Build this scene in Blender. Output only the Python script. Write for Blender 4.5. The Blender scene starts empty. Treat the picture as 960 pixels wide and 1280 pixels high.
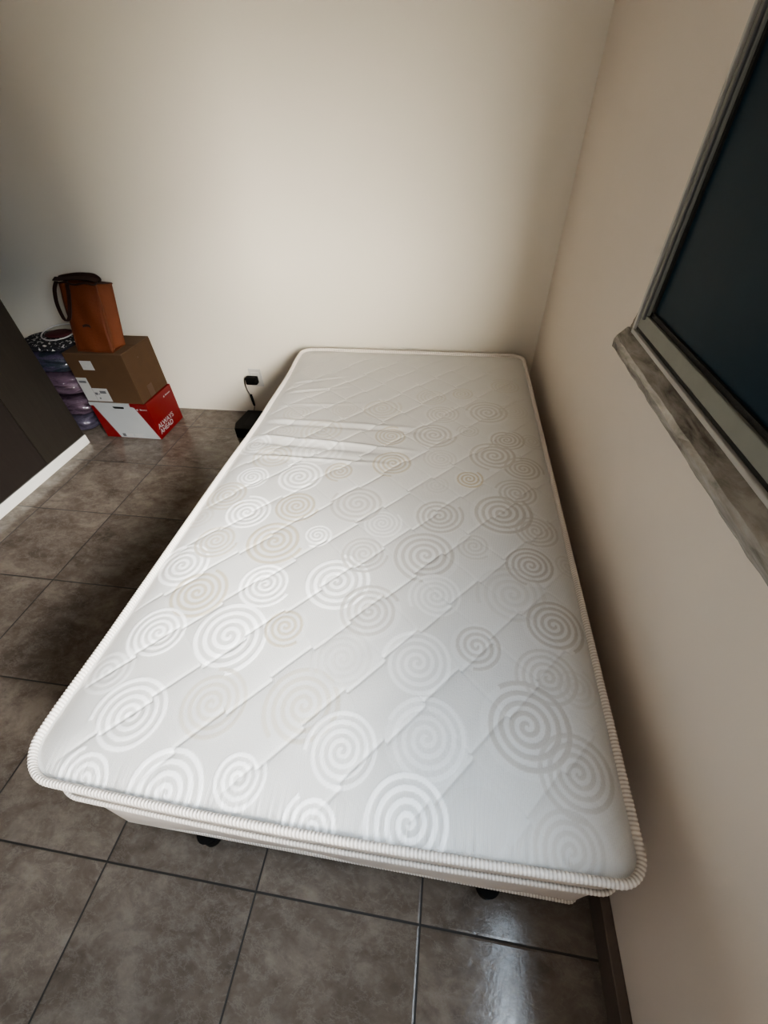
import bpy, bmesh, math, random
import numpy as np
from mathutils import Vector, Matrix
random.seed(4)
scene = bpy.context.scene
COL = scene.collection
PI = math.pi

# ------------------------------------------------------------------ helpers
def link(o, parent=None):
    COL.objects.link(o)
    if parent is not None:
        o.parent = parent
        o.matrix_parent_inverse = parent.matrix_world.inverted() if parent.type != 'EMPTY' else Matrix.Translation(parent.location).inverted()
    return o

def obj(name, bm, mats, parent=None, smooth=False):
    me = bpy.data.meshes.new(name)
    bmesh.ops.recalc_face_normals(bm, faces=bm.faces[:])
    bm.to_mesh(me); bm.free()
    for m in (mats if isinstance(mats, (list, tuple)) else [mats]):
        me.materials.append(m)
    if smooth:
        for p in me.polygons: p.use_smooth = True
    return link(bpy.data.objects.new(name, me), parent)

def thing(name, label, cat, loc=(0, 0, 0), group=None):
    o = bpy.data.objects.new(name, None); COL.objects.link(o)
    o.location = loc; o.empty_display_size = .05
    o['label'] = label; o['category'] = cat
    if group: o['group'] = group
    return o

def struct(o):
    o['kind'] = 'structure'; return o

def box(bm, a, b, mi=0, bevel=0.0):
    x0, y0, z0 = a; x1, y1, z1 = b
    vs = [bm.verts.new(p) for p in ((x0,y0,z0),(x1,y0,z0),(x1,y1,z0),(x0,y1,z0),(x0,y0,z1),(x1,y0,z1),(x1,y1,z1),(x0,y1,z1))]
    fs = [bm.faces.new([vs[i] for i in q]) for q in ((0,3,2,1),(4,5,6,7),(0,1,5,4),(1,2,6,5),(2,3,7,6),(3,0,4,7))]
    for f in fs: f.material_index = mi
    if bevel:
        es = list({e for f in fs for e in f.edges})
        bmesh.ops.bevel(bm, geom=es, offset=bevel, segments=2, affect='EDGES', profile=.5)
    return fs

def bx(a, b, bevel=0.0):
    bm = bmesh.new(); box(bm, a, b, 0, bevel); return bm

def prism(bm, pts, d, mi=0):
    """polygon pts (3D) extruded by vector d"""
    d = Vector(d)
    a = [bm.verts.new(p) for p in pts]; b = [bm.verts.new(Vector(p) + d) for p in pts]
    n = len(pts)
    fs = [bm.faces.new(a), bm.faces.new(b[::-1])]
    for i in range(n):
        fs.append(bm.faces.new((a[i], a[(i+1) % n], b[(i+1) % n], b[i])))
    for f in fs: f.material_index = mi

def tube(bm, pts, r, seg=8, closed=False, mi=0, cap=True, flat=None):
    """sweep a circle (or a flat strap if flat=(w,t)) along pts; r may be a list"""
    P = [Vector(p) for p in pts]; n = len(P)
    rings = []; up = None
    for i in range(n):
        if closed: t = P[(i+1) % n] - P[i-1]
        else: t = P[min(i+1, n-1)] - P[max(i-1, 0)]
        t.normalize()
        if up is None:
            up = Vector((0,0,1)) if abs(t.z) < .9 else Vector((0,1,0))
        s = t.cross(up); s.normalize(); up = s.cross(t); up.normalize()
        rr = r[i] if isinstance(r, (list, tuple)) else r
        rings.append([bm.verts.new(P[i] + s*math.cos(2*PI*k/seg)*rr + up*math.sin(2*PI*k/seg)*rr) for k in range(seg)])
    m = n if closed else n-1
    for i in range(m):
        A, B = rings[i], rings[(i+1) % n]
        for k in range(seg):
            f = bm.faces.new((A[k], A[(k+1) % seg], B[(k+1) % seg], B[k])); f.material_index = mi; f.smooth = True
    if cap and not closed:
        bm.faces.new(rings[0][::-1]).material_index = mi
        bm.faces.new(rings[-1]).material_index = mi

def strap(bm, pts, wvec, t, mi=0):
    """flat ribbon along pts with width vector wvec and thickness t"""
    P = [Vector(p) for p in pts]; w = Vector(wvec)*.5
    rings = []
    for i in range(len(P)):
        tg = (P[min(i+1, len(P)-1)] - P[max(i-1, 0)]).normalized()
        nn = tg.cross(w).normalized()*t*.5
        rings.append([bm.verts.new(P[i]+q) for q in (w+nn, w-nn, -w-nn, -w+nn)])
    for A, B in zip(rings, rings[1:]):
        for k in range(4):
            bm.faces.new((A[k], A[(k+1) % 4], B[(k+1) % 4], B[k])).material_index = mi
    bm.faces.new(rings[0]); bm.faces.new(rings[-1][::-1])

def np_mesh(name, V, F, mats, parent=None, smooth=True):
    me = bpy.data.meshes.new(name)
    V = np.asarray(V, np.float32); F = np.asarray(F, np.int32)
    me.vertices.add(len(V)); me.vertices.foreach_set('co', V.ravel())
    me.loops.add(F.size); me.loops.foreach_set('vertex_index', F.ravel())
    me.polygons.add(len(F)); me.polygons.foreach_set('loop_start', np.arange(len(F), dtype=np.int32)*F.shape[1])
    me.polygons.foreach_set('use_smooth', np.full(len(F), smooth))
    me.update(calc_edges=True); me.validate()
    for m in (mats if isinstance(mats, (list, tuple)) else [mats]): me.materials.append(m)
    return link(bpy.data.objects.new(name, me), parent)

def smooth_path(pts, n=8):
    P = [Vector(p) for p in pts]; out = []
    for i in range(len(P)-1):
        p0 = P[max(i-1,0)]; p1 = P[i]; p2 = P[i+1]; p3 = P[min(i+2, len(P)-1)]
        for k in range(n):
            t = k/n
            out.append(.5*((2*p1)+(p2-p0)*t+(2*p0-5*p1+4*p2-p3)*t*t+(3*p1-p0-3*p2+p3)*t**3))
    out.append(P[-1]); return out

# ------------------------------------------------------------------ materials
class NT:
    def __init__(self, name):
        self.m = bpy.data.materials.new(name); self.m.use_nodes = True
        self.t = self.m.node_tree; self.b = self.t.nodes['Principled BSDF']; self.out = self.t.nodes['Material Output']
    def n(self, kind, **kw):
        x = self.t.nodes.new(kind)
        for k, v in kw.items():
            if k in x.inputs: x.inputs[k].default_value = v
            else: setattr(x, k, v)
        return x
    def l(self, a, b): self.t.links.new(a, b)
    def math(self, op, a, b=None, clamp=False):
        x = self.t.nodes.new('ShaderNodeMath'); x.operation = op; x.use_clamp = clamp
        for i, v in enumerate((a, b)):
            if v is None: continue
            if isinstance(v, (int, float)): x.inputs[i].default_value = v
            else: self.l(v, x.inputs[i])
        return x.outputs[0]
    def mix(self, fac, a, b, mode='MIX'):
        x = self.t.nodes.new('ShaderNodeMix'); x.data_type = 'RGBA'; x.blend_type = mode
        for s, v in ((x.inputs[0], fac), (x.inputs[6], a), (x.inputs[7], b)):
            if isinstance(v, (int, float)): s.default_value = v
            elif isinstance(v, tuple): s.default_value = (*v, 1)
            else: self.l(v, s)
        return x.outputs[2]
    def ramp(self, fac, stops):
        x = self.t.nodes.new('ShaderNodeValToRGB'); e = x.color_ramp.elements
        while len(e) < len(stops): e.new(.5)
        for el, (p, c) in zip(e, stops): el.position = p; el.color = (*c, 1)
        self.l(fac, x.inputs[0]); return x.outputs[0]
    def noise(self, scale, detail=4, rough=.55, vec=None, dist=0):
        x = self.n('ShaderNodeTexNoise', Scale=scale, Detail=detail, Roughness=rough, Distortion=dist)
        if vec is None: vec = self.pos()
        self.l(vec, x.inputs['Vector']); return x.outputs['Fac']
    def pos(self):
        if not hasattr(self, '_p'): self._p = self.n('ShaderNodeNewGeometry').outputs['Position']
        return self._p
    def mapped(self, scale=(1,1,1), rot=(0,0,0)):
        x = self.n('ShaderNodeMapping'); x.inputs['Scale'].default_value = scale; x.inputs['Rotation'].default_value = rot
        self.l(self.pos(), x.inputs['Vector']); return x.outputs[0]
    def bump(self, h, strength=.3, dist=.002):
        x = self.n('ShaderNodeBump', Strength=strength, Distance=dist)
        self.l(h, x.inputs['Height']); self.l(x.outputs[0], self.b.inputs['Normal'])
    def set(self, **kw):
        for k, v in kw.items():
            s = self.b.inputs[k.replace('_', ' ')]
            if isinstance(v, tuple): s.default_value = (*v, 1)
            elif isinstance(v, (int, float)): s.default_value = v
            else: self.l(v, s)
        return self

def simple(name, col, rough=.6, var=.12, scale=30, bump=.15, bdist=.001, metal=0, spec=.5):
    t = NT(name)
    f = t.noise(scale, 5)
    a = tuple(c*(1-var) for c in col); b = tuple(min(1, c*(1+var)) for c in col)
    t.set(Base_Color=t.mix(f, a, b), Roughness=rough, Metallic=metal, Specular_IOR_Level=spec)
    if bump: t.bump(t.noise(scale*6, 4), bump, bdist)
    return t.m

def wall_mat(name, col):
    t = NT(name)
    f = t.noise(1.3, 5, .6)
    c = t.mix(f, tuple(v*.95 for v in col), tuple(min(1, v*1.04) for v in col))
    t.set(Base_Color=c, Roughness=.75, Specular_IOR_Level=.25)
    t.bump(t.noise(140, 5, .7), .12, .0015)
    return t.m

def floor_mat():
    t = NT('stone_look_floor_tile')
    sx = t.n('ShaderNodeSeparateXYZ'); t.l(t.pos(), sx.inputs[0])
    ux = t.math('DIVIDE', sx.outputs[0], .4); uy = t.math('DIVIDE', sx.outputs[1], .4)
    def edge(u):
        fr = t.math('FRACT', t.math('ADD', u, 40.0))
        return t.math('MULTIPLY', t.math('SUBTRACT', .5, t.math('ABSOLUTE', t.math('SUBTRACT', fr, .5))), .4)
    d = t.math('MINIMUM', edge(ux), edge(uy))
    grout = t.math('LESS_THAN', d, .0023)
    soft = t.math('MINIMUM', t.math('DIVIDE', d, .006), 1.0)
    cell = t.n('ShaderNodeCombineXYZ')
    t.l(t.math('FLOOR', t.math('ADD', ux, 40.0)), cell.inputs[0]); t.l(t.math('FLOOR', t.math('ADD', uy, 40.0)), cell.inputs[1])
    wn = t.n('ShaderNodeTexWhiteNoise'); t.l(cell.outputs[0], wn.inputs['Vector'])
    off = t.n('ShaderNodeVectorMath'); off.operation = 'MULTIPLY_ADD'
    t.l(wn.outputs['Color'], off.inputs[0]); off.inputs[1].default_value = (7, 7, 7); t.l(t.mapped((1, 1.55, 1), (0, 0, .6)), off.inputs[2])
    v = off.outputs[0]
    big = t.noise(6.5, 8, .62, v, .5); fine = t.noise(26, 8, .68, v, .4); cloud = t.noise(2.2, 3, .5, v)
    c = t.ramp(big, [(.32, (.085, .069, .057)), (.45, (.128, .106, .088)), (.55, (.155, .130, .109)), (.68, (.215, .184, .156))])
    c = t.mix(t.math('MULTIPLY', t.math('SUBTRACT', fine, .5), 1.6, True), c, (.30, .265, .23))
    c = t.mix(t.math('MULTIPLY', t.math('SUBTRACT', .47, fine), 2.2, True), c, (.078, .062, .050))
    c = t.mix(t.math('MULTIPLY', cloud, .22), c, (.160, .134, .113))
    vein = t.math('ABSOLUTE', t.math('SUBTRACT', t.noise(9, 10, .72, v, .35), .5))
    c = t.mix(t.math('MULTIPLY', t.math('SUBTRACT', .018, vein), 18.0, True), c, (.255, .232, .206))
    patch = t.noise(13, 12, .78, v, .2)
    c = t.mix(t.math('MULTIPLY', t.math('SUBTRACT', patch, .55), 4.5, True), c, (.200, .178, .157))
    c = t.mix(t.math('MULTIPLY', t.math('SUBTRACT', .42, patch), 4.0, True), c, (.098, .083, .072))
    tone = t.math('ADD', .9, t.math('MULTIPLY', wn.outputs['Value'], .2))
    hsv = t.n('ShaderNodeHueSaturation'); t.l(c, hsv.inputs['Color']); t.l(tone, hsv.inputs['Value'])
    c = t.mix(grout, hsv.outputs[0], (.022, .019, .017))
    rg = t.math('ADD', .07, t.math('MULTIPLY', fine, .16))
    rg = t.math('ADD', rg, t.math('MULTIPLY', grout, .5))
    t.set(Base_Color=c, Roughness=rg, Specular_IOR_Level=.6)
    hh = t.math('ADD', t.math('MULTIPLY', soft, 1.0), t.math('MULTIPLY', t.noise(45, 5, .6, v, .5), .55))
    t.bump(hh, .4, .0016)
    return t.m

def fabric_top_mat():
    t = NT('quilted_damask')
    at = t.n('ShaderNodeAttribute', attribute_name='pattern')
    s = t.n('ShaderNodeSeparateColor'); t.l(at.outputs['Color'], s.inputs[0])
    w, bg, gr = s.outputs[0], s.outputs[1], s.outputs[2]
    speck = t.noise(420, 3, .6)
    base = t.mix(t.noise(3.2, 4), (.555, .55, .53), (.625, .62, .60))
    base = t.mix(t.math('MULTIPLY', speck, .25), base, (.49, .485, .465))
    c = t.mix(t.math('MULTIPLY', w, .95), base, (.93, .93, .92))
    c = t.mix(t.math('MULTIPLY', bg, .8), c, t.mix(speck, (.36, .295, .18), (.52, .455, .33)))
    c = t.mix(t.math('MULTIPLY', gr, .8), c, t.mix(speck, (.33, .305, .27), (.47, .44, .40)))
    t.set(Base_Color=c, Roughness=.62, Specular_IOR_Level=.3, Sheen_Weight=.15, Sheen_Roughness=.5)
    wv = t.n('ShaderNodeTexWave', Scale=95.0, Distortion=1.2, Detail=2.0); wv.bands_direction = 'X'
    t.l(t.pos(), wv.inputs['Vector'])
    hh = t.math('ADD', t.math('MULTIPLY', wv.outputs['Fac'], .5), t.math('ADD', t.math('MULTIPLY', w, .6), t.math('MULTIPLY', t.noise(260, 3), .8)))
    t.bump(hh, .55, .001)
    return t.m

def wood_mat(name, a, b):
    t = NT(name)
    v = t.mapped((6, 6, .55))
    f = t.noise(9, 8, .65, v, 1.2)
    t.set(Base_Color=t.mix(f, a, b), Roughness=.5, Specular_IOR_Level=.3)
    t.bump(f, .12, .001); return t.m

def pattern_cloth_mat():
    t = NT('black_white_print')
    n = t.noise(30, 2, .5, None, 1.8)
    m = t.math('GREATER_THAN', n, .59)
    t.set(Base_Color=t.mix(m, (.012, .012, .016), (.52, .5, .48)), Roughness=.85)
    t.bump(t.noise(60, 3), .3, .003); return t.m

def clothes_mat(name, cols):
    t = NT(name)
    v = t.mapped((1.2, 1.2, 5.5))
    f = t.noise(5.5, 5, .6, v, .9)
    n = len(cols)
    t.set(Base_Color=t.ramp(f, [(.28+.44*i/(n-1), tuple(v*.42 for v in c)) for i, c in enumerate(cols)]), Roughness=.8)
    t.bump(t.noise(24, 4, .6, v, 1), .5, .008); return t.m

def plastic_mat():
    t = NT('clear_plastic_film')
    tr = t.n('ShaderNodeBsdfTransparent'); gl = t.n('ShaderNodeBsdfGlossy', Roughness=.12)
    tr.inputs[0].default_value = (.93, .92, .95, 1)
    bp = t.n('ShaderNodeBump', Strength=.8, Distance=.01); t.l(t.noise(26, 3, .5, None, 1.5), bp.inputs['Height'])
    t.l(bp.outputs[0], gl.inputs['Normal'])
    mx = t.n('ShaderNodeMixShader'); mx.inputs[0].default_value = .06
    t.l(tr.outputs[0], mx.inputs[1]); t.l(gl.outputs[0], mx.inputs[2]); t.l(mx.outputs[0], t.out.inputs['Surface'])
    return t.m

def tape_mat():
    t = NT('ribbed_piping_tape')
    at = t.n('ShaderNodeAttribute', attribute_name='rib')
    f = t.n('ShaderNodeMapRange'); f.inputs[1].default_value = .10; f.inputs[2].default_value = .62
    t.l(at.outputs['Fac'], f.inputs[0])
    c = t.mix(f.outputs[0], (.52, .46, .41), (.80, .755, .70))  # groove shade between the ribs put into the tape colour
    t.set(Base_Color=t.mix(t.math('MULTIPLY', t.noise(14, 4), .3), c, (.66, .60, .53)), Roughness=.75, Specular_IOR_Level=.25)
    return t.m

def sill_mat():
    t = NT('weathered_sill')
    v = t.mapped((10, 2.2, 10))
    d = t.noise(3.2, 7, .65, v, .6)
    c = t.ramp(d, [(.36, (.10, .085, .07)), (.5, (.27, .25, .22)), (.66, (.40, .38, .345))])
    t.set(Base_Color=c, Roughness=.24, Specular_IOR_Level=.7)
    t.bump(t.noise(45, 5), .25, .002); return t.m

def glass_mat():
    t = NT('dark_window_glass')
    f = t.noise(5, 6)
    t.set(Base_Color=t.mix(f, (.010, .027, .042), (.016, .036, .053)), Roughness=.3, Specular_IOR_Level=.05)
    t.bump(t.noise(300, 3), .08, .0006); return t.m

M = dict(
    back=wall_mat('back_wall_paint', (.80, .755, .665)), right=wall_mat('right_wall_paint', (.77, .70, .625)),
    other=wall_mat('room_paint', (.84, .80, .75)), floor=floor_mat(), top=fabric_top_mat(),
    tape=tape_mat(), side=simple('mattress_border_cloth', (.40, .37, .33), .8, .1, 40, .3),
    base=simple('bed_base_cloth', (.70, .63, .565), .8, .08, 12, .3, .002), black=simple('black_plastic', (.006, .006, .006), .6, .2, 40, .1, spec=.15),
    skirt=simple('brown_skirting_tile', (.125, .098, .082), .35, .25, 14, .1),
    wood=wood_mat('dark_wood_door', (.022, .018, .014), (.042, .035, .028)), wood2=wood_mat('darker_wood_door', (.019, .0145, .0125), (.034, .027, .023)),
    plinth=simple('white_laminate', (.80, .79, .73), .45, .04, 20, .05),
    card=simple('brown_cardboard', (.072, .037, .015), .8, .12, 18, .2), card2=simple('brown_cardboard_flap', (.095, .054, .027), .8, .12, 18, .2),
    ctape=simple('dark_parcel_tape', (.07, .035, .016), .35, .1, 20, 0), paper=simple('white_label_paper', (.36, .36, .355), .6, .05, 30, 0),
    ink=simple('grey_print', (.10, .10, .11), .7, .1, 30, 0), paleink=simple('pale_print', (.40, .38, .37), .7, .1, 30, 0),
    red=simple('red_printed_cardboard', (.145, .001, .002), .55, .08, 12, .1), wht=simple('white_printed_cardboard', (.33, .345, .35), .55, .05, 12, .05),
    orange=simple('orange_tote_cloth', (.125, .029, .007), .65, .16, 14, .45, .004), orange2=simple('orange_tote_gusset', (.155, .040, .011), .6, .16, 14, .4, .004),
    strap=simple('dark_brown_strap', (.030, .012, .009), .6, .2, 30, .2), maroon=simple('maroon_cloth', (.05, .004, .007), .8, .2, 20, .4, .003),
    print_=pattern_cloth_mat(), film=plastic_mat(), rim=simple('pale_rim', (.42, .40, .40), .5, .1, 20, 0),
    c1=clothes_mat('folded_clothes_grey_lilac', [(.05,.055,.07),(.20,.17,.25),(.10,.09,.13),(.16,.16,.18)]),
    c2=clothes_mat('folded_clothes_plum', [(.025,.010,.022),(.30,.20,.27),(.045,.012,.035),(.22,.17,.21)]),
    c3=clothes_mat('folded_clothes_mauve', [(.05,.02,.045),(.36,.24,.31),(.30,.19,.27),(.06,.025,.05)]),
    c4=clothes_mat('folded_clothes_lilac_teal', [(.05,.09,.10),(.22,.18,.31),(.045,.085,.10),(.20,.17,.30)]),
    sill=sill_mat(), frame=simple('grey_painted_frame', (.20, .205, .18), .45, .14, 16, .2), frame2=simple('grey_metal_sash', (.12, .122, .12), .4, .15, 24, .15, .001, .3),
    frame3=simple('pale_frame_edge', (.48, .47, .44), .5, .1, 20, .1),
    gasket=simple('black_rubber_gasket', (.022, .021, .018), .8, .4, 60, .6, .004), glass=glass_mat(),
    plate=simple('white_socket_plate', (.62, .61, .58), .45, .04, 20, 0), dirt=simple('wall_damage_plaster', (.22, .19, .155), .9, .35, 60, .6, .004),
)

# ------------------------------------------------------------------ room (units: metres)
XR, YB, XL, YF, ZC = 2.015, .613, -1.16, -2.75, 2.45
WY0, WY1, WZ0, WZ1 = -2.30, -.505, .955, 1.69       # window opening in the right wall
struct(obj('floor', bx((XL-.1, YF-.1, -.08), (XR+.045, YB+.1, 0)), M['floor']))
struct(obj('ceiling', bx((XL-.1, YF-.1, ZC), (XR+.045, YB+.1, ZC+.08)), M['other']))
struct(obj('wall_back', bx((XL-.1, YB, 0), (XR+.045, YB+.1, ZC)), M['back']))
struct(obj('wall_left', bx((XL-.1, YF, 0), (XL, YB, ZC)), M['other']))
struct(obj('wall_front', bx((XL-.1, YF-.1, 0), (XR+.045, YF, ZC)), M['other']))
bm = bmesh.new()
box(bm, (XR, YF, 0), (XR+.045, YB, WZ0)); box(bm, (XR, YF, WZ1), (XR+.045, YB, ZC))
box(bm, (XR, YF, WZ0), (XR+.045, WY0, WZ1)); box(bm, (XR, WY1, WZ0), (XR+.045, YB, WZ1))
wr = struct(obj('wall_right', bm, M['right']))
# broken plaster round the corner of the sill
bm = bmesh.new()
for (cy, cz, ry, rz, n) in ((-.489, .968, .016, .026, 13), (-.470, .905, .012, .020, 11), (-.497, 1.0, .006, .03, 9)):
    pts = [(XR-.0006, cy+math.cos(2*PI*k/n)*ry*random.uniform(.55, 1.15), cz+math.sin(2*PI*k/n)*rz*random.uniform(.5, 1.2)) for k in range(n)]
    prism(bm, pts, (.0012, 0, 0))
obj('plaster_damage', bm, M['dirt'], wr)
struct(obj('baseboard_right', bx((1.992, YF, 0), (XR, YB, .078), .003), M['skirt']))

# window: sill, outer frame, dark sash; the near half slides open
win = struct(bpy.data.objects.new('window_1', None)); COL.objects.link(win); win.location = (XR, WY1, WZ0)
def ring_frame(y0, y1, z0, z1, w, x0, x1, name, mat, bev=.002):
    bm = bmesh.new()
    box(bm, (x0, y0, z0), (x1, y1, z0+w), 0, bev); box(bm, (x0, y0, z1-w), (x1, y1, z1), 0, bev)
    box(bm, (x0, y0, z0+w), (x1, y0+w, z1-w), 0, bev); box(bm, (x0, y1-w, z0+w), (x1, y1, z1-w), 0, bev)
    return obj(name, bm, mat, win)
ring_frame(WY0, WY1, WZ0, WZ1, .010, 2.007, 2.058, 'outer_frame', M['frame3'])
ring_frame(WY0+.010, WY1-.010, WZ0+.010, WZ1-.010, .013, 2.013, 2.057, 'frame_groove', M['gasket'])
SY0 = -1.42
def sash(x, y0, y1, parent):
    s = ring_frame(y0, y1, WZ0+.021, WZ1-.021, .034, x, x+.028, 'sash', M['frame'])
    bm = bmesh.new(); a, b, c, d = y0+.030, y1-.030, WZ0+.051, WZ1-.051
    w = .014
    box(bm, (x+.006, a, c), (x+.022, b, c+w)); box(bm, (x+.006, a, d-w), (x+.022, b, d)); box(bm, (x+.006, a, c), (x+.022, a+w, d)); box(bm, (x+.006, b-w, c), (x+.022, b, d))
    obj('gasket', bm, M['gasket'], s)
    obj('glass_pane', bx((x+.011, a+.004, c+.004), (x+.017, b-.004, d-.004)), M['glass'], s)
    # raised strip on the far stile
    bm = bmesh.new(); box(bm, (x-.006, y1-.030, WZ0+.045), (x+.001, y1-.016, WZ1-.045), 0, .002)
    obj('stile_bead', bm, M['frame2'], s)
sash(2.009, SY0, WY1-.021, win)
# sloping painted sill, end slightly rounded
bm = bmesh.new()
prof = [(XR+.043, .905), (1.990, .905), (1.984, .912), (1.982, .926), (1.986, .936), (XR-.004, .954), (XR+.043, .957)]
prism(bm, [(x, -.468, z) for x, z in prof], (0, -1.80, 0))
bmesh.ops.subdivide_edges(bm, edges=[e for e in bm.edges if abs((e.verts[0].co-e.verts[1].co).y) > 1], cuts=60)
for v in bm.verts:
    if v.co.x < XR-.002: v.co.x += random.uniform(-.0012, .0012); v.co.z += random.uniform(-.001, .001)
    if v.co.y > -.469 and v.co.x < 1.988: v.co.y -= .008; v.co.x += .003
obj('window_sill', bm, M['sill'], win)

# ------------------------------------------------------------------ mattress
MX0, MX1, MY0, MY1, MZ = .800, 1.938, -1.518, .516, .460
def rrect(x0, x1, y0, y1, radii, step=.0016):
    """rounded rectangle polyline (ccw from front-left), evenly resampled"""
    rFL, rFR, rBR, rBL = radii; pts = []
    def arc(cx, cy, r, a0):
        for k in range(25):
            a = a0+PI/2*k/24; pts.append((cx+math.cos(a)*r, cy+math.sin(a)*r))
    arc(x0+rFL, y0+rFL, rFL, PI); arc(x1-rFR, y0+rFR, rFR, 1.5*PI); arc(x1-rBR, y1-rBR, rBR, 0); arc(x0+rBL, y1-rBL, rBL, PI/2)
    p = np.array(pts+[pts[0]]); s = np.r_[0, np.cumsum(np.hypot(*np.diff(p, axis=0).T))]
    n = int(s[-1]/step); q = np.linspace(0, s[-1], n, endpoint=False)
    return np.c_[np.interp(q, s, p[:, 0]), np.interp(q, s, p[:, 1])], s[-1]
RAD = (.075, .042, .055, .05)
def warp(x, y):
    wl = np.clip((MX1-x)/(MX1-MX0), 0, 1)
    dl = -.020*np.exp(-((y-.44)/.2)**2) + .006*np.exp(-((y+.28)/.2)**2) - .004*np.exp(-((y+1.4)/.1)**2)
    wf = np.clip((MY1-y)/(MY1-MY0), 0, 1)**6
    return x+dl*wl**6, y-.010*wf*np.sin(np.clip((x-MX0)/(MX1-MX0), 0, 1)*PI)
def rib_pipe(name, outline, z, r, pitch, mat, parent, zfun=None, squash=1.0, seg=10, skew=.5):
    P = outline; n = len(P)
    T = np.roll(P, -1, 0)-np.roll(P, 1, 0); T /= np.linalg.norm(T, axis=1)[:, None]
    N = np.c_[T[:, 1], -T[:, 0]]
    s = np.r_[0, np.cumsum(np.hypot(*np.diff(P, axis=0).T))]; L = s[-1]+np.hypot(*(P[0]-P[-1]))
    cnt = round(L/pitch); V = np.zeros((n, seg, 3)); zz = np.full(n, z) if zfun is None else zfun(P)
    for k in range(seg):
        a = 2*PI*k/seg
        rr = r*(1+.085*np.sin(2*PI*cnt*s/L+skew*math.sin(a)*3))
        V[:, k, 0] = P[:, 0]+N[:, 0]*math.cos(a)*rr; V[:, k, 1] = P[:, 1]+N[:, 1]*math.cos(a)*rr; V[:, k, 2] = zz+math.sin(a)*rr*squash
    i = np.arange(n)[:, None]; k = np.arange(seg)[None]
    F = np.stack([i*seg+k, ((i+1) % n)*seg+k, ((i+1) % n)*seg+(k+1) % seg, i*seg+(k+1) % seg], -1).reshape(-1, 4)
    o = np_mesh(name, V.reshape(-1, 3), F, mat, parent)
    ang = 2*PI*np.arange(seg)/seg
    rv = .5+.5*np.sin((2*PI*cnt*s/L)[:, None]+skew*np.sin(ang)[None]*3)
    at = o.data.attributes.new('rib', 'FLOAT', 'POINT'); at.data.foreach_set('value', rv.astype(np.float32).ravel())
    return o
def wall_band(name, outline, levels, mat, parent, caps=False, wrinkle=0.0):
    P = outline; n = len(P)
    T = np.roll(P, -1, 0)-np.roll(P, 1, 0); T /= np.linalg.norm(T, axis=1)[:, None]; N = np.c_[T[:, 1], -T[:, 0]]
    s = np.arange(n)*.012
    V = []
    for j, (z, o) in enumerate(levels):
        oo = o + wrinkle*(np.sin(s*9+j*.8)+.6*np.sin(s*23-j))*(0 if j in (0, len(levels)-1) else 1)
        V.append(np.c_[P+N*(oo if np.ndim(oo) else np.full(n, oo))[:, None], np.full(n, z)])
    m = len(levels); i = np.arange(n)[None]; j = np.arange(m-1)[:, None]
    F = np.stack([j*n+i, j*n+(i+1) % n, (j+1)*n+(i+1) % n, (j+1)*n+i], -1).reshape(-1, 4)
    o = np_mesh(name, np.concatenate(V), F, mat, parent)
    if caps:
        b = bmesh.new(); b.from_mesh(o.data); b.verts.ensure_lookup_table()
        b.faces.new([b.verts[q] for q in range(n)][::-1]); b.faces.new([b.verts[(m-1)*n+q] for q in range(n)])
        b.to_mesh(o.data); b.free()
    return o

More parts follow.
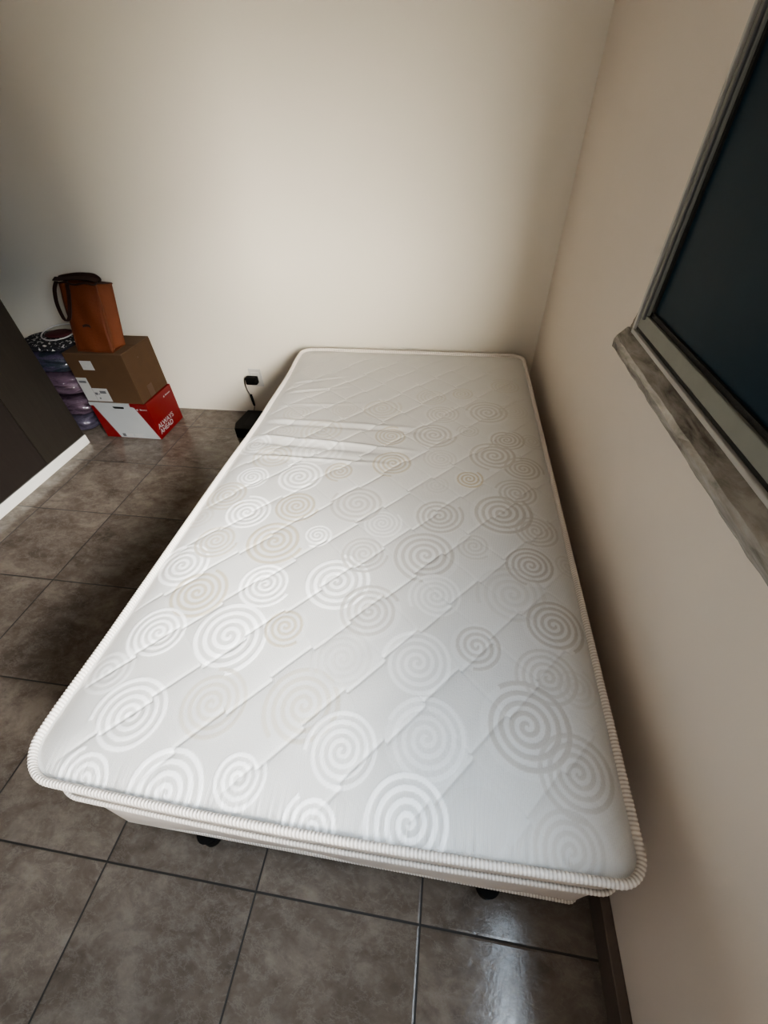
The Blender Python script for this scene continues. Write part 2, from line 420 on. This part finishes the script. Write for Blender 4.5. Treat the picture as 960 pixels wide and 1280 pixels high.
SW = [(1.773,-1.304,.09,'g',1.0),(.964,-1.388,.08,'w',.9),(1.105,-1.503,.084,'w',1.0),(.936,-1.506,.056,'w',1.0),(.854,-1.308,.059,'w',.45),(1.232,-1.461,.052,'w',.9),(1.319,-1.321,.085,'b',.5),(1.416,-1.391,.074,'w',.7),(1.385,-1.512,.053,'w',1.0),(1.555,-1.485,.084,'w',1.0),(1.577,-1.35,.082,'n',.8),(1.859,-1.375,.075,'g',.7),(1.828,-1.198,.069,'g',.6),(1.675,-1.468,.05,'s',.6),(1.828,-1.491,.066,'g',.5),(.871,-1.0,.082,'w',1.0),(.928,-.902,.067,'b',.7),(1.102,-.884,.087,'b',.9),(1.22,-.844,.045,'w',.8),(.961,-1.084,.079,'b',.9),(1.128,-1.034,.073,'w',1.0),(1.313,-1.003,.092,'w',.9),(.919,-1.204,.073,'w',1.0),(1.094,-1.19,.095,'w',1.0),(1.223,-1.15,.053,'b',.9),(1.125,-1.343,.075,'b',.5),(1.378,-1.212,.073,'l',.7),(1.546,-1.198,.081,'w',.35),(1.416,-1.08,.078,'g',.95),(1.369,-.898,.068,'g',.8),(1.542,-.883,.091,'g',1.0),(1.675,-.834,.05,'g',.5),(1.57,-.721,.076,'g',1.0),(1.677,-1.142,.057,'g',1.0),(1.403,-.772,.061,'w',.35),(1.578,-1.014,.071,'w',.25),(1.769,-.99,.091,'l',.9),(1.826,-.888,.068,'g',1.0),(1.86,-1.066,.072,'g',1.0),(1.761,-.688,.092,'g',1.0),(1.813,-.588,.069,'g',.7),(1.854,-.752,.067,'g',.6),(1.663,-.531,.048,'b',1.0),(1.848,-.453,.071,'g',.8),(1.931,-.864,.043,'g',.3),(.854,-.401,.072,'w',.5),(.954,-.474,.078,'b',.6),(1.219,-.54,.053,'b',.8),(.919,-.6,.062,'w',.9),(1.084,-.582,.086,'w',.9),(.874,-.699,.075,'b',.7),(.971,-.773,.077,'w',1.0),(1.121,-.729,.072,'b',.9),(1.312,-.696,.087,'g',.8),(1.117,-.426,.105,'w',.3),(1.092,-.291,.089,'b',.4),(.929,-.308,.064,'b',.3),(1.397,-.474,.074,'b',.8),(1.368,-.303,.065,'b',.7),(1.53,-.275,.086,'g',.9),(1.554,-.117,.072,'g',.7),(1.739,-.086,.088,'g',.9),(1.661,-.233,.046,'g',.5),(1.564,-.427,.063,'g',.4),(1.803,-.28,.068,'g',.9),(1.751,-.388,.088,'g',.9),(1.555,-.577,.048,'g',.3),(1.634,.062,.052,'b',.5),(1.506,.021,.07,'b',.35),(1.3,-.096,.085,'b',.45),(1.822,.155,.071,'b',.25),(.946,-.17,.068,'b',.3),(1.148,-.117,.061,'b',.3),(.827,-.804,.056,'b',.3),(1.841,-.063,.065,'g',.3),(1.898,-.27,.047,'g',.4),(1.885,-1.211,.047,'g',.25)]

mat_root = thing('mattress', 'cream single mattress with swirl pattern quilted top lying on the bed base', 'mattress', ((MX0+MX1)/2, (MY0+MY1)/2, .335))
out, LEN = rrect(MX0, MX1, MY0, MY1, RAD)
ox, oy = warp(out[:, 0], out[:, 1]); outw = np.c_[ox, oy]

# quilted top panel: a fine grid whose rows follow the rounded corners
NX, NY = 470, 860
yy = np.linspace(MY0+.002, MY1-.002, NY)
def xlim(y, side):
    x = np.full_like(y, MX0+.002 if side < 0 else MX1-.002)
    for (cy, r, front) in (((MY0, RAD[0], 1), (MY1, RAD[3], 0)) if side < 0 else ((MY0, RAD[1], 1), (MY1, RAD[2], 0))):
        d = (y-(MY0+.002)) if front else ((MY1-.002)-y)
        m = d < r; dx = r-np.sqrt(np.maximum(0, r*r-(r-d[m])**2))
        x[m] = (MX0+.002+dx) if side < 0 else (MX1-.002-dx)
    return x
xa, xb = xlim(yy, -1), xlim(yy, 1)
u = np.linspace(0, 1, NX)
X = xa[:, None]+(xb-xa)[:, None]*u[None]; Y = np.repeat(yy[:, None], NX, 1)
# distance to the rounded edge
def edge_dist(X, Y):
    cx, cy = (MX0+MX1)/2, (MY0+MY1)/2; r = np.where(X < cx, np.where(Y < cy, RAD[0], RAD[3]), np.where(Y < cy, RAD[1], RAD[2]))
    qx = np.abs(X-cx)-((MX1-MX0)/2-r); qy = np.abs(Y-cy)-((MY1-MY0)/2-r)
    return -(np.hypot(np.maximum(qx, 0), np.maximum(qy, 0))+np.minimum(np.maximum(qx, qy), 0)-r)
D = np.maximum(edge_dist(X, Y), 0)
Z = MZ-.004+.017*(1-np.exp(-np.maximum(D-.008, 0)/.035))
# diagonal quilting seams with small jogs
A = math.radians(48.5)
U = X*math.cos(A)+Y*math.sin(A); N_ = -X*math.sin(A)+Y*math.cos(A)
cellu = np.floor((U+.03)/.108); jog = np.where(cellu % 2 == 0, .0045, -.0045)
ph = (N_+1.38+jog)/.129
dn = np.abs(ph-np.round(ph))*.129
fade = np.clip(D/.06, 0, 1)*np.clip(1.05-np.clip(Y-.0, 0, 1)*1.6, .25, 1)
Z -= fade*((.0022)*np.exp(-(dn/.0036)**2)+.0018*np.exp(-(dn/.018)**2))
pu = (U+.03)/.108; du = np.abs(pu-np.round(pu))*.108
Z -= fade*.0006*np.exp(-(du/.0035)**2)*np.where(np.floor(ph) % 2 == 0, 1, .45)
# pressed creases across the left half, puckers at the front edge
def crease(y0, sl, amp, sg, xs, xe):
    w = np.clip((X-xs)/.08, 0, 1)*np.clip((xe-X)/.28, 0, 1)
    return amp*w*np.exp(-((Y-(y0+sl*(X-.9)))/sg)**2)
Z += crease(-.352, -.07, .0085, .010, .80, 1.50)-crease(-.385, -.07, .006, .014, .80, 1.45)
Z += crease(-.478, -.01, .0060, .009, .84, 1.42)-crease(-.455, -.02, .0045, .011, .84, 1.42)
Z += crease(-.225, -.02, .0045, .011, .82, 1.55)-crease(-.25, -.02, .0040, .012, .82, 1.55)
Z += crease(-.10, .12, .0035, .010, .84, 1.25)+crease(.03, .30, .0035, .010, .83, 1.15)-crease(.015, .30, .003, .010, .83, 1.15)+crease(.13, .35, .0035, .010, .84, 1.12)-crease(.115, .35, .0028, .010, .84, 1.12)
rng = np.random.default_rng(3)
puck = np.interp(X.ravel(), np.linspace(MX0, MX1, 340), rng.uniform(-1, 1, 340)).reshape(X.shape)
Z += .0022*puck*np.exp(-np.maximum(Y-MY0-.008, 0)/.018)*np.clip((D-.004)/.01, 0, 1)
Z += .0020*np.sin(X*7+Y*3)*np.sin(Y*5.1-X*2)*np.clip(D/.15, 0, 1)
# woven swirls
white = np.zeros_like(X); beige = np.zeros_like(X); grey = np.zeros_like(X)
def sm(a, b, v):
    t = np.clip((v-a)/(b-a), 0, 1); return t*t*(3-2*t)
for i, (cx, cy, R, kind, st) in enumerate(SW):
    j0, j1 = np.searchsorted(yy, (cy-R*1.15, cy+R*1.15))
    x = X[j0:j1]-cx; y = Y[j0:j1]-cy
    r = np.hypot(x, y); th = np.arctan2(y, x)+rng.uniform(0, 2*PI)
    if i % 5 == 3: th = -th
    turns = 4.4 if R > .06 else 3.5
    p = R/turns; t_ = r/p-(th/(2*PI)) % 1.0
    arm = np.floor(t_+.25); fr = t_+.25-arm
    ang = arm+(th/(2*PI)) % 1.0                      # running turn number along the arm
    rib = sm(.02, .12, fr)*(1-sm(.52, .62, fr))
    msk = rib*(ang < turns-.15)*(r > p*.12)
    if kind == 's': msk = (r < R)*.8
    if kind == 'n': msk = msk*.55+.35*(r < R)*rng.uniform(.2, 1, r.shape)
    m = msk*st
    disc = (r < R*1.03)*st*.35
    tgt = {'w': white, 'b': beige, 'g': grey, 'l': grey, 's': grey, 'n': white}[kind]
    for oth in (white, beige, grey):
        if oth is not tgt: oth[j0:j1] *= (1-.8*(m > .05))
    if kind in 'bg': white[j0:j1] = np.maximum(white[j0:j1], .28*disc*(1-msk))
    k = {'w': 1, 'b': 1.0, 'g': .8, 'l': .30, 's': .25, 'n': .7}[kind]
    if cy > -.15: k *= .7
    tgt[j0:j1] = np.maximum(tgt[j0:j1], m*k)
    Z[j0:j1] += .0006*msk*st
xw, yw = warp(X, Y)
V = np.stack([xw, yw, Z], -1).reshape(-1, 3)
ii = np.arange(NY-1)[:, None]; kk = np.arange(NX-1)[None]
F = np.stack([ii*NX+kk, ii*NX+kk+1, (ii+1)*NX+kk+1, (ii+1)*NX+kk], -1).reshape(-1, 4)
top = np_mesh('quilted_top', V, F, M['top'], mat_root)
ca = top.data.attributes.new('pattern', 'FLOAT_COLOR', 'POINT')
ca.data.foreach_set('color', np.stack([white, beige, grey, np.ones_like(white)], -1).astype(np.float32).ravel())
op, _ = rrect(MX0-.004, MX1+.004, MY0-.004, MY1+.004, tuple(r+.004 for r in RAD))
px_, py_ = warp(op[:, 0], op[:, 1])
rib_pipe('piping', np.c_[px_, py_], MZ-.001, .0068, .0068, M['tape'], mat_root, squash=1.75)
coarse, _ = rrect(MX0+.012, MX1-.012, MY0+.012, MY1-.012, RAD, .012)
cx_, cy_ = warp(coarse[:, 0], coarse[:, 1]); coarse = np.c_[cx_, cy_]
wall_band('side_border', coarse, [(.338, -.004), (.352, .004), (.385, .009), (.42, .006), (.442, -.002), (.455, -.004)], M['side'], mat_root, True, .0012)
o2, _ = rrect(MX0-.005, MX1+.005, MY0-.006, MY1+.005, RAD)
a_, b_ = warp(o2[:, 0], o2[:, 1])
rib_pipe('piping', np.c_[a_, b_], .345, .0048, .0068, M['tape'], mat_root, squash=2.0)

# ------------------------------------------------------------------ bed base
base = thing('bed_base', 'low cream fabric box base under the mattress on short black feet', 'bed base', (1.41, -.5, 0))
BX0, BX1, BY0, BY1 = .818, 1.944, -1.517, .50
ob, _ = rrect(BX0, BX1, BY0, BY1, (.03, .02, .03, .03), .012)
wall_band('fabric_box', ob, [(.064, -.002), (.09, .003), (.16, .001), (.24, -.001), (.318, .002), (.332, -.003)], M['base'], base, True, .0018)
ob2, _ = rrect(BX0, BX1, BY0, BY1, (.03, .02, .03, .03))
rib_pipe('piping', ob2, .066, .0048, .0068, M['tape'], base, squash=2.2)
for fx in (1.051, 1.751):
    for fy in (-1.512, -.52, .44):
        bm = bmesh.new()
        tube(bm, [(fx, fy, 0), (fx, fy, .006), (fx, fy, .03), (fx, fy, .058)], [.021, .024, .022, .026], 20)
        obj('leg', bm, M['black'], base)

# ------------------------------------------------------------------ wardrobe
wd = thing('wardrobe', 'tall dark brown wood wardrobe with white plinth at the left', 'wardrobe', (-.8, -.6, 0))
WX = -.530
obj('carcass', bx((-1.12, -1.42, .058), (WX-.018, .158, 2.1)), M['wood2'], wd)
for (a, b, m) in ((-.132, .160, 'wood'), (-.74, -.137, 'wood2'), (-1.42, -.745, 'wood')):
    obj('door', bx((WX-.018, a, .060), (WX, b, 2.1), .0015), M[m], wd)
obj('plinth', bx((-1.12, -1.42, 0), (WX+.004, .165, .056), .003), M['plinth'], wd)
obj('edge_strip', bx((-1.12, -1.42, .0562), (WX+.001, .163, .0598)), M['frame2'], wd)

# ------------------------------------------------------------------ text helper (built-in font, converted to mesh)
def text_part(name, txt, size, mat, parent, origin, xdir, zdir, extr=.0004, spacing=1.0):
    cu = bpy.data.curves.new(name, 'FONT'); cu.body = txt; cu.size = size; cu.extrude = extr; cu.space_line = .82; cu.space_character = spacing
    cu.offset = size*.004
    t = bpy.data.objects.new(name, cu); COL.objects.link(t)
    dg = bpy.context.evaluated_depsgraph_get(); me = bpy.data.meshes.new_from_object(t.evaluated_get(dg))
    bpy.data.objects.remove(t); bpy.data.curves.remove(cu)
    xd = Vector(xdir).normalized(); zd = Vector(zdir).normalized(); n = xd.cross(zd)
    me.transform(Matrix(((xd.x, zd.x, n.x, origin[0]), (xd.y, zd.y, n.y, origin[1]), (xd.z, zd.z, n.z, origin[2]), (0, 0, 0, 1))))
    me.materials.clear(); me.materials.append(mat); me.name = name
    return link(bpy.data.objects.new(name, me), parent)

# ------------------------------------------------------------------ red and white carton
rc = thing('carton', 'red and white printed cardboard carton on the floor against the back wall', 'box', (-.28, .37, 0))
RX0, RX1, RY0, RY1, RZ = -.458, -.100, .238, .498, .233
bm = bmesh.new(); box(bm, (RX0, RY0, .001), (RX1, RY1, RZ), 0, .0025)
obj('box_body', bm, M['red'], rc)
fy = RY0-.0009
bm = bmesh.new(); prism(bm, [(-.436, fy, .213), (-.196, fy, .213), (-.184, fy, .208), (-.1035, fy, .004), (-.362, fy, .004)], (0, .0014, 0))
obj('white_panel', bm, M['wht'], rc)
bm = bmesh.new(); box(bm, (-.456, RY0-.004, .2145), (-.205, RY0+.02, .2345), 0, .0008)
obj('lid_flap', bm, M['wht'], rc)
bm = bmesh.new(); prism(bm, [(-.318, fy-.0006, .2115), (-.248, fy-.0006, .2115), (-.248, fy-.0006, .203), (-.252, fy-.0006, .199), (-.308, fy-.0006, .199), (-.314, fy-.0006, .203)], (0, .001, 0))
obj('hand_hole', bm, M['black'], rc)
bm = bmesh.new()
for (a, b, c, d, mi) in ((-.345, -.325, .012, .032, 0), (-.316, -.278, .024, .030, 1), (-.318, -.280, .014, .020, 1), (-.262, -.205, .028, .031, 1), (-.262, -.215, .021, .024, 1), (-.262, -.20, .014, .017, 1)):
    box(bm, (a, fy-.0008, c), (b, fy+.0004, d), mi)
obj('printed_marks', bm, [M['ink'], M['paleink']], rc)
text_part('printed_slogan', 'ALWAYS\nAHEAD', .042, M['wht'], rc, (RX1+.0006, .256, .062), (0, 1, 0), (0, 0, 1))
# small white mark and wordmark, front and side (too small to read in the photo)
bm = bmesh.new()
prism(bm, [(-.176, fy, .197), (-.169, fy, .203), (-.162, fy, .197), (-.169, fy, .191)], (0, .0014, 0))
for k, (w, hh) in enumerate(((.010, .008), (.006, .006), (.007, .006), (.006, .006), (.007, .006))):
    box(bm, (-.153+k*.0092, fy, .194), (-.153+k*.0092+w*.82, fy+.0014, .194+hh))
obj('printed_wordmark', bm, M['wht'], rc); bm = bmesh.new()
sx = RX1+.0008
prism(bm, [(sx, .398, .197), (sx, .404, .203), (sx, .410, .197), (sx, .404, .191)], (-.0014, 0, 0))
for k in range(5):
    box(bm, (sx-.0014, .420+k*.0105, .194), (sx, .428+k*.0105, .202 if k == 0 else .200))
obj('printed_wordmark', bm, M['wht'], rc)

# ------------------------------------------------------------------ brown carton
bc = thing('carton', 'plain brown cardboard carton with white labels on top of the red carton', 'box', (-.28, .37, .2352))
CX0, CX1, CY0, CY1, CZ0, CZ1 = -.452, -.110, .236, .496, .2352, .517
bm = bmesh.new(); box(bm, (CX0, CY0, CZ0), (CX1, CY1, CZ1-.004), 0, .003)
obj('box_body', bm, M['card'], bc)
for (a, b) in ((CY0+.001, .365), (.367, CY1-.001)):
    obj('top_flap', bx((CX0+.001, a, CZ1-.004), (CX1-.001, b, CZ1), .001), M['card2'], bc)
bm = bmesh.new(); box(bm, (CX1-.0005, .318, .2380), (CX1+.0008, .366, .306))
obj('parcel_tape', bm, M['ctape'], bc)
bm = bmesh.new(); box(bm, (CX1-.0005, .345, .455), (CX1+.0008, .352, .462))
obj('ink_spot', bm, M['ctape'], bc)
ly = CY0-.0008
def label(name, x0, x1, z0, z1, bars):
    bm = bmesh.new(); box(bm, (x0, ly, z0), (x1, CY0+.0005, z1), 0)
    for (a, b, c, d, mi) in bars: box(bm, (x0+(x1-x0)*a, ly-.0004, z0+(z1-z0)*c), (x0+(x1-x0)*b, CY0, z0+(z1-z0)*d), mi)
    obj(name, bm, [M['paper'], M['ink'], M['paleink']], bc)
label('paper_label', -.372, -.304, .428, .478, [(.38, .62, .28, .34, 2), (.36, .5, .42, .52, 2), (.6, .8, .5, .54, 2), (.55, .78, .34, .38, 2)])
label('paper_label', -.449, -.386, .243, .382, [(.12, .82, .78, .87, 1)])
label('paper_label', -.384, -.294, .243, .322, [(.04, .24, .5, .68, 1), (.30, .36, .52, .62, 1), (.42, .84, .62, .82, 1), (.40, .92, .50, .54, 2), (.30, .60, .90, .94, 2), (.20, .30, .18, .30, 1), (.70, .92, .06, .13, 2)])

# ------------------------------------------------------------------ orange tote bag leaning on the wall
tb = thing('tote_bag', 'orange tote bag with dark brown straps standing on the brown carton', 'bag', (-.27, .32, .518))
BB = [Vector(p) for p in ((-.372, .262, .5185), (-.162, .254, .5185), (-.166, .368, .5185), (-.378, .380, .5185))]   # FL FR BR BL
TT_ = [Vector(p) for p in ((-.437, .425, .800), (-.232, .425, .795), (-.226, .535, .772), (-.505, .535, .797))]
def bagp(edge, s, t):
    """edge 0 front,1 right,2 back,3 left; s along, t up"""
    i, j = edge, (edge+1) % 4
    lo = BB[i].lerp(BB[j], s); hi = TT_[i].lerp(TT_[j], s); p = lo.lerp(hi, t)
    c = (BB[0]+BB[1]+BB[2]+BB[3])/4*(1-t)+(TT_[0]+TT_[1]+TT_[2]+TT_[3])/4*t
    w = math.sin(PI*s)
    if edge in (1, 3): p = p.lerp(c, (.16+.16*t)*w)              # gussets fold inwards
    elif edge == 0: p = p+Vector((0, -.012*w*math.sin(PI*t), 0)) + Vector((0, .004*math.sin(9*s+7*t), .004*math.sin(11*s)*t))
    return p
def bag_face(edge, ns=14, nt=18):
    bm = bmesh.new(); g = [[bm.verts.new(bagp(edge, a/ns, b/nt)) for a in range(ns+1)] for b in range(nt+1)]
    for b in range(nt):
        for a in range(ns):
            f = bm.faces.new((g[b][a], g[b][a+1], g[b+1][a+1], g[b+1][a])); f.smooth = True
    return bm
bm = bmesh.new()
for e in (0, 2):
    me = bpy.data.meshes.new('t'); b2 = bag_face(e); b2.to_mesh(me); b2.free(); bm.from_mesh(me); bpy.data.meshes.remove(me)
prism(bm, [BB[0], BB[1], BB[2], BB[3]], (0, 0, .003))
body = obj('bag_body', bm, M['orange'], tb)
sm_ = body.modifiers.new('thick', 'SOLIDIFY'); sm_.thickness = .0012
for e in (1, 3):
    g = obj('gusset', bag_face(e, 8), M['orange2'], tb); q = g.modifiers.new('thick', 'SOLIDIFY'); q.thickness = .0012
# rim tape round the opening and the two straps
rim = []
for e in range(4):
    rim += [bagp(e, k/10, 1.0) for k in range(10)]
bm = bmesh.new(); tube(bm, rim, .0045, 6, True); obj('rim_band', bm, M['strap'], tb)
a0 = bagp(0, .24, .97)+Vector((0, -.006, .0)); 
fr = smooth_path([bagp(0, .26, .99)+Vector((0, -.006, 0)), bagp(0, .24, .80)+Vector((0, -.012, 0)), bagp(0, .17, .56)+Vector((0, -.014, 0)), bagp(0, .06, .475)+Vector((0, -.018, 0)), bagp(0, -.09, .50)+Vector((0, -.016, 0)),
                 bagp(0, -.20, .70)+Vector((0, -.008, 0)), bagp(0, -.20, .90)+Vector((0, .01, 0)), bagp(0, -.13, 1.02)+Vector((0, .02, .0))], 8)
bm = bmesh.new(); strap(bm, fr, (.026, -.006, 0), .003); obj('strap', bm, M['strap'], tb)
bk = smooth_path([(-.50, .505, .802), (-.45, .495, .812), (-.38, .505, .818), (-.31, .52, .812), (-.275, .515, .800), (-.255, .500, .790)], 8)
bm = bmesh.new(); strap(bm, bk, (0, .017, .018), .003); obj('strap', bm, M['strap'], tb)
bk = smooth_path([(-.505, .48, .806), (-.44, .455, .812), (-.36, .455, .816), (-.30, .47, .812), (-.262, .49, .795)], 8)
bm = bmesh.new(); strap(bm, bk, (0, .026, .010), .003); obj('strap', bm, M['strap'], tb)
bm = bmesh.new()
pts = [bagp(0, s, t)+Vector((0, -.0035, 0)) for s, t in ((.40, .40), (.44, .408), (.50, .412), (.56, .405), (.60, .385))]
strap(bm, smooth_path(pts, 4), (0, .004, .011), .0014); obj('printed_mark', bm, M['strap'], tb)

# ------------------------------------------------------------------ clear bags of folded clothes behind the wardrobe
def pillow(x0, x1, y0, y1, z0, z1, grow=0.0, seed=0, n=18, ex=4.6):
    """superellipsoid bundle with slumped, wrinkled sides"""
    rg = random.Random(seed); ph_ = [rg.uniform(0, 6) for _ in range(6)]
    c = Vector(((x0+x1)/2, (y0+y1)/2, (z0+z1)/2)); h = Vector(((x1-x0)/2+grow, (y1-y0)/2+grow, (z1-z0)/2+grow*.3))
    bm = bmesh.new(); bmesh.ops.create_cube(bm, size=2); bmesh.ops.subdivide_edges(bm, edges=bm.edges[:], cuts=n, use_grid_fill=True)
    for v in bm.verts:
        p = v.co; nrm = (abs(p.x)**ex+abs(p.y)**ex+abs(p.z)**ex)**(1/ex); q = p/nrm
        w = 1+.018*math.sin(9*q.z+ph_[0]+3*q.x)+.014*math.sin(13*q.x+ph_[1]+5*q.z)+.012*math.sin(11*q.y+ph_[2]+7*q.z)
        v.co = c+Vector((q.x*h.x*w, q.y*h.y*w, q.z*h.z))
    return bm
stack = [(-.880, -.560, .245, .545, .004, .113, 'c1', 'lowest clear bag of dark grey folded clothes on the floor behind the wardrobe', 'bag_one'),
         (-.860, -.500, .240, .550, .119, .243, 'c2', 'clear bag of plum and grey folded clothes second from the floor', 'bag'),
         (-.850, -.485, .238, .550, .249, .380, 'c3', 'clear bag of mauve pink folded clothes third from the floor', 'bag'),
         (-.840, -.468, .240, .545, .386, .494, 'c4', 'topmost clear bag of lilac and teal folded clothes under the patterned cloth', 'bag')]
for i, (x0, x1, y0, y1, z0, z1, m, lab, _) in enumerate(stack):
    t = thing('bag_of_clothes', lab, 'bag', ((x0+x1)/2, (y0+y1)/2, z0), 'clear bags of folded clothes')
    obj('folded_clothes', pillow(x0+.004, x1-.004, y0+.004, y1-.004, z0+.001, z1-.001, 0, i), M[m], t, True)
    obj('plastic_film', pillow(x0, x1, y0, y1, z0, z1, .001, i), M['film'], t, True)
o = obj('patterned_cloth', pillow(-.80, -.460, .255, .52, .4965, .541, 0, 9, 16, 2.6), M['print_'], None, True)
o['label'] = 'folded black and white patterned cloth on top of the clear bags of clothes'; o['category'] = 'cloth'
t = thing('cloth_bundle', 'dark red bundle with a pale curved rim on the patterned cloth', 'bundle', (-.56, .40, .5425))
obj('red_cloth', pillow(-.640, -.500, .34, .46, .5425, .566, 0, 21, 14, 2.2), M['maroon'], t, True)
bm = bmesh.new()
tube(bm, [(-.570+.094*math.cos(2*PI*k/48), .405+.082*math.sin(2*PI*k/48), .560+.014*math.sin(2*PI*k/48)) for k in range(48)], .0035, 8, True)
obj('rim', bm, M['rim'], t)

# ------------------------------------------------------------------ socket, charger and the black device by the bed
so = thing('wall_socket', 'white wall socket plate low on the back wall beside the bed', 'socket', (.411, YB, .24))
bm = bmesh.new(); box(bm, (.372, YB-.007, .184), (.452, YB, .296), 0, .004); obj('plate', bm, M['plate'], so)
bm = bmesh.new(); box(bm, (.390, YB-.010, .205), (.436, YB-.006, .275), 0, .003); obj('socket_insert', bm, M['plate'], so)
ch = thing('power_adapter', 'black power adapter plugged into the wall socket with its hanging cable', 'charger', (.395, .59, .235))
bm = bmesh.new(); box(bm, (.358, .560, .211), (.432, YB-.0105, .258), 0, .010); obj('adapter_body', bm, M['black'], ch)
bm = bmesh.new(); tube(bm, smooth_path([(.362, .585, .246), (.346, .588, .238), (.339, .590, .205), (.343, .590, .165), (.356, .588, .130), (.364, .585, .118)], 8), .0022, 8); obj('cable', bm, M['black'], ch)
bm = bmesh.new(); tube(bm, [(.358, .588, .136), (.360, .587, .135), (.364, .583, .105), (.369, .577, .082), (.372, .573, .070), (.3725, .572, .068)], [.004, .0078, .0078, .0072, .006, .003], 12); obj('connector', bm, M['black'], ch)
bm = bmesh.new(); tube(bm, smooth_path([(.372, .573, .070), (.374, .560, .058), (.376, .545, .052), (.378, .527, .048)], 6), .0018, 8); obj('cable', bm, M['black'], ch)
dv = thing('electronic_device', 'low black electronic device on the floor between the bed and the socket', 'device', (.45, .41, 0))
bm = bmesh.new(); prism(bm, [(.352, .300, .004), (.331, .365, .004), (.348, .520, .004), (.60, .520, .004), (.62, .40, .004), (.60, .300, .004)], (0, 0, .064))
bmesh.ops.bevel(bm, geom=bm.edges[:], offset=.006, segments=2, affect='EDGES', profile=.5)
obj('housing', bm, M['black'], dv)
for (x, y) in ((.37, .32), (.37, .50), (.58, .32), (.58, .50)):
    bm = bmesh.new(); tube(bm, [(x, y, 0), (x, y, .005)], .008, 12); obj('foot', bm, M['black'], dv)
bm = bmesh.new(); box(bm, (.39, .34, .0675), (.56, .48, .069), 0, .0004); obj('vent_panel', bm, simple('dark_grey_plastic', (.008, .008, .009), .55, .1, 40, 0, spec=.15), dv)

# ------------------------------------------------------------------ light
def area(name, loc, target, sx_, sy_, power, col, spread=180):
    l = bpy.data.lights.new(name, 'AREA'); l.shape = 'RECTANGLE'; l.size = sx_; l.size_y = sy_; l.energy = power; l.color = col
    l.spread = math.radians(spread)
    o = bpy.data.objects.new(name, l); COL.objects.link(o); o.location = loc
    o.rotation_euler = (Vector(target)-Vector(loc)).to_track_quat('-Z', 'Y').to_euler(); return o
area('sky_through_window', (3.42, -5.85, 2.25), (1.15, .55, .82), 2.8, 2.3, 1750, (1.0, .91, .77), 170)
area('far_floor_daylight_fill', (5.6, -4.5, 3.6), (-.3, -.3, 0), 2.6, 1.8, 1150, (1.0, .96, .90), 170)  # extra lamp added outside the window to brighten the far-left floor
area('window_daylight', (2.34, -1.84, 1.62), (1.42, -1.2, .5), .75, .65, 7, (.80, .90, 1.0), 160)
area('fill_behind_camera', (1.35, -2.68, 1.0), (1.25, 0, .55), .8, 1.5, 1.5, (1.0, .88, .82), 120)  # unseen fill lamp added to lift the bed front and near floor
pl = bpy.data.lights.new('window_portal', 'AREA'); pl.shape = 'RECTANGLE'; pl.size = .7; pl.size_y = .8; pl.cycles.is_portal = True
po = bpy.data.objects.new('window_portal', pl); COL.objects.link(po); po.location = (2.065, -1.82, 1.32); po.rotation_euler = (0, PI/2, 0)
w = bpy.data.worlds.new('daylight'); scene.world = w; w.use_nodes = True
wt = w.node_tree; bg = wt.nodes['Background']; bg.inputs[1].default_value = 9.0
tc = wt.nodes.new('ShaderNodeTexCoord'); sz = wt.nodes.new('ShaderNodeSeparateXYZ'); rp = wt.nodes.new('ShaderNodeValToRGB')
wt.links.new(tc.outputs['Generated'], sz.inputs[0]); wt.links.new(sz.outputs[2], rp.inputs[0]); wt.links.new(rp.outputs[0], bg.inputs[0])
e = rp.color_ramp.elements; e[0].position = 0.0; e[0].color = (.22, .20, .17, 1); e[1].position = .12; e[1].color = (.72, .86, 1, 1)

# ------------------------------------------------------------------ camera (ultra-wide phone, looking down along the bed)
cam = bpy.data.cameras.new('camera'); co = bpy.data.objects.new('camera', cam); COL.objects.link(co)
R3 = ((.989308264, .143387422, -.026630910), (.079515377, -.683401955, -.725699024), (-.122255728, .715822475, -.687496707))
r_, d_, f_ = (Vector(v) for v in R3)
mw = Matrix(((r_.x, -d_.x, -f_.x, 1.558034), (r_.y, -d_.y, -f_.y, -1.641701), (r_.z, -d_.z, -f_.z, 1.353903), (0, 0, 0, 1)))
co.matrix_world = mw
cam.sensor_fit = 'VERTICAL'; cam.sensor_height = 24; cam.sensor_width = 18; cam.lens = 515.16/1280*24; cam.clip_start = .02
scene.camera = co
scene.view_settings.view_transform = 'AgX'; scene.view_settings.look = 'AgX - Medium High Contrast'; scene.view_settings.exposure = 0.62
scene.cycles.use_denoising = True
scene.cycles.max_bounces = 10; scene.cycles.diffuse_bounces = 8
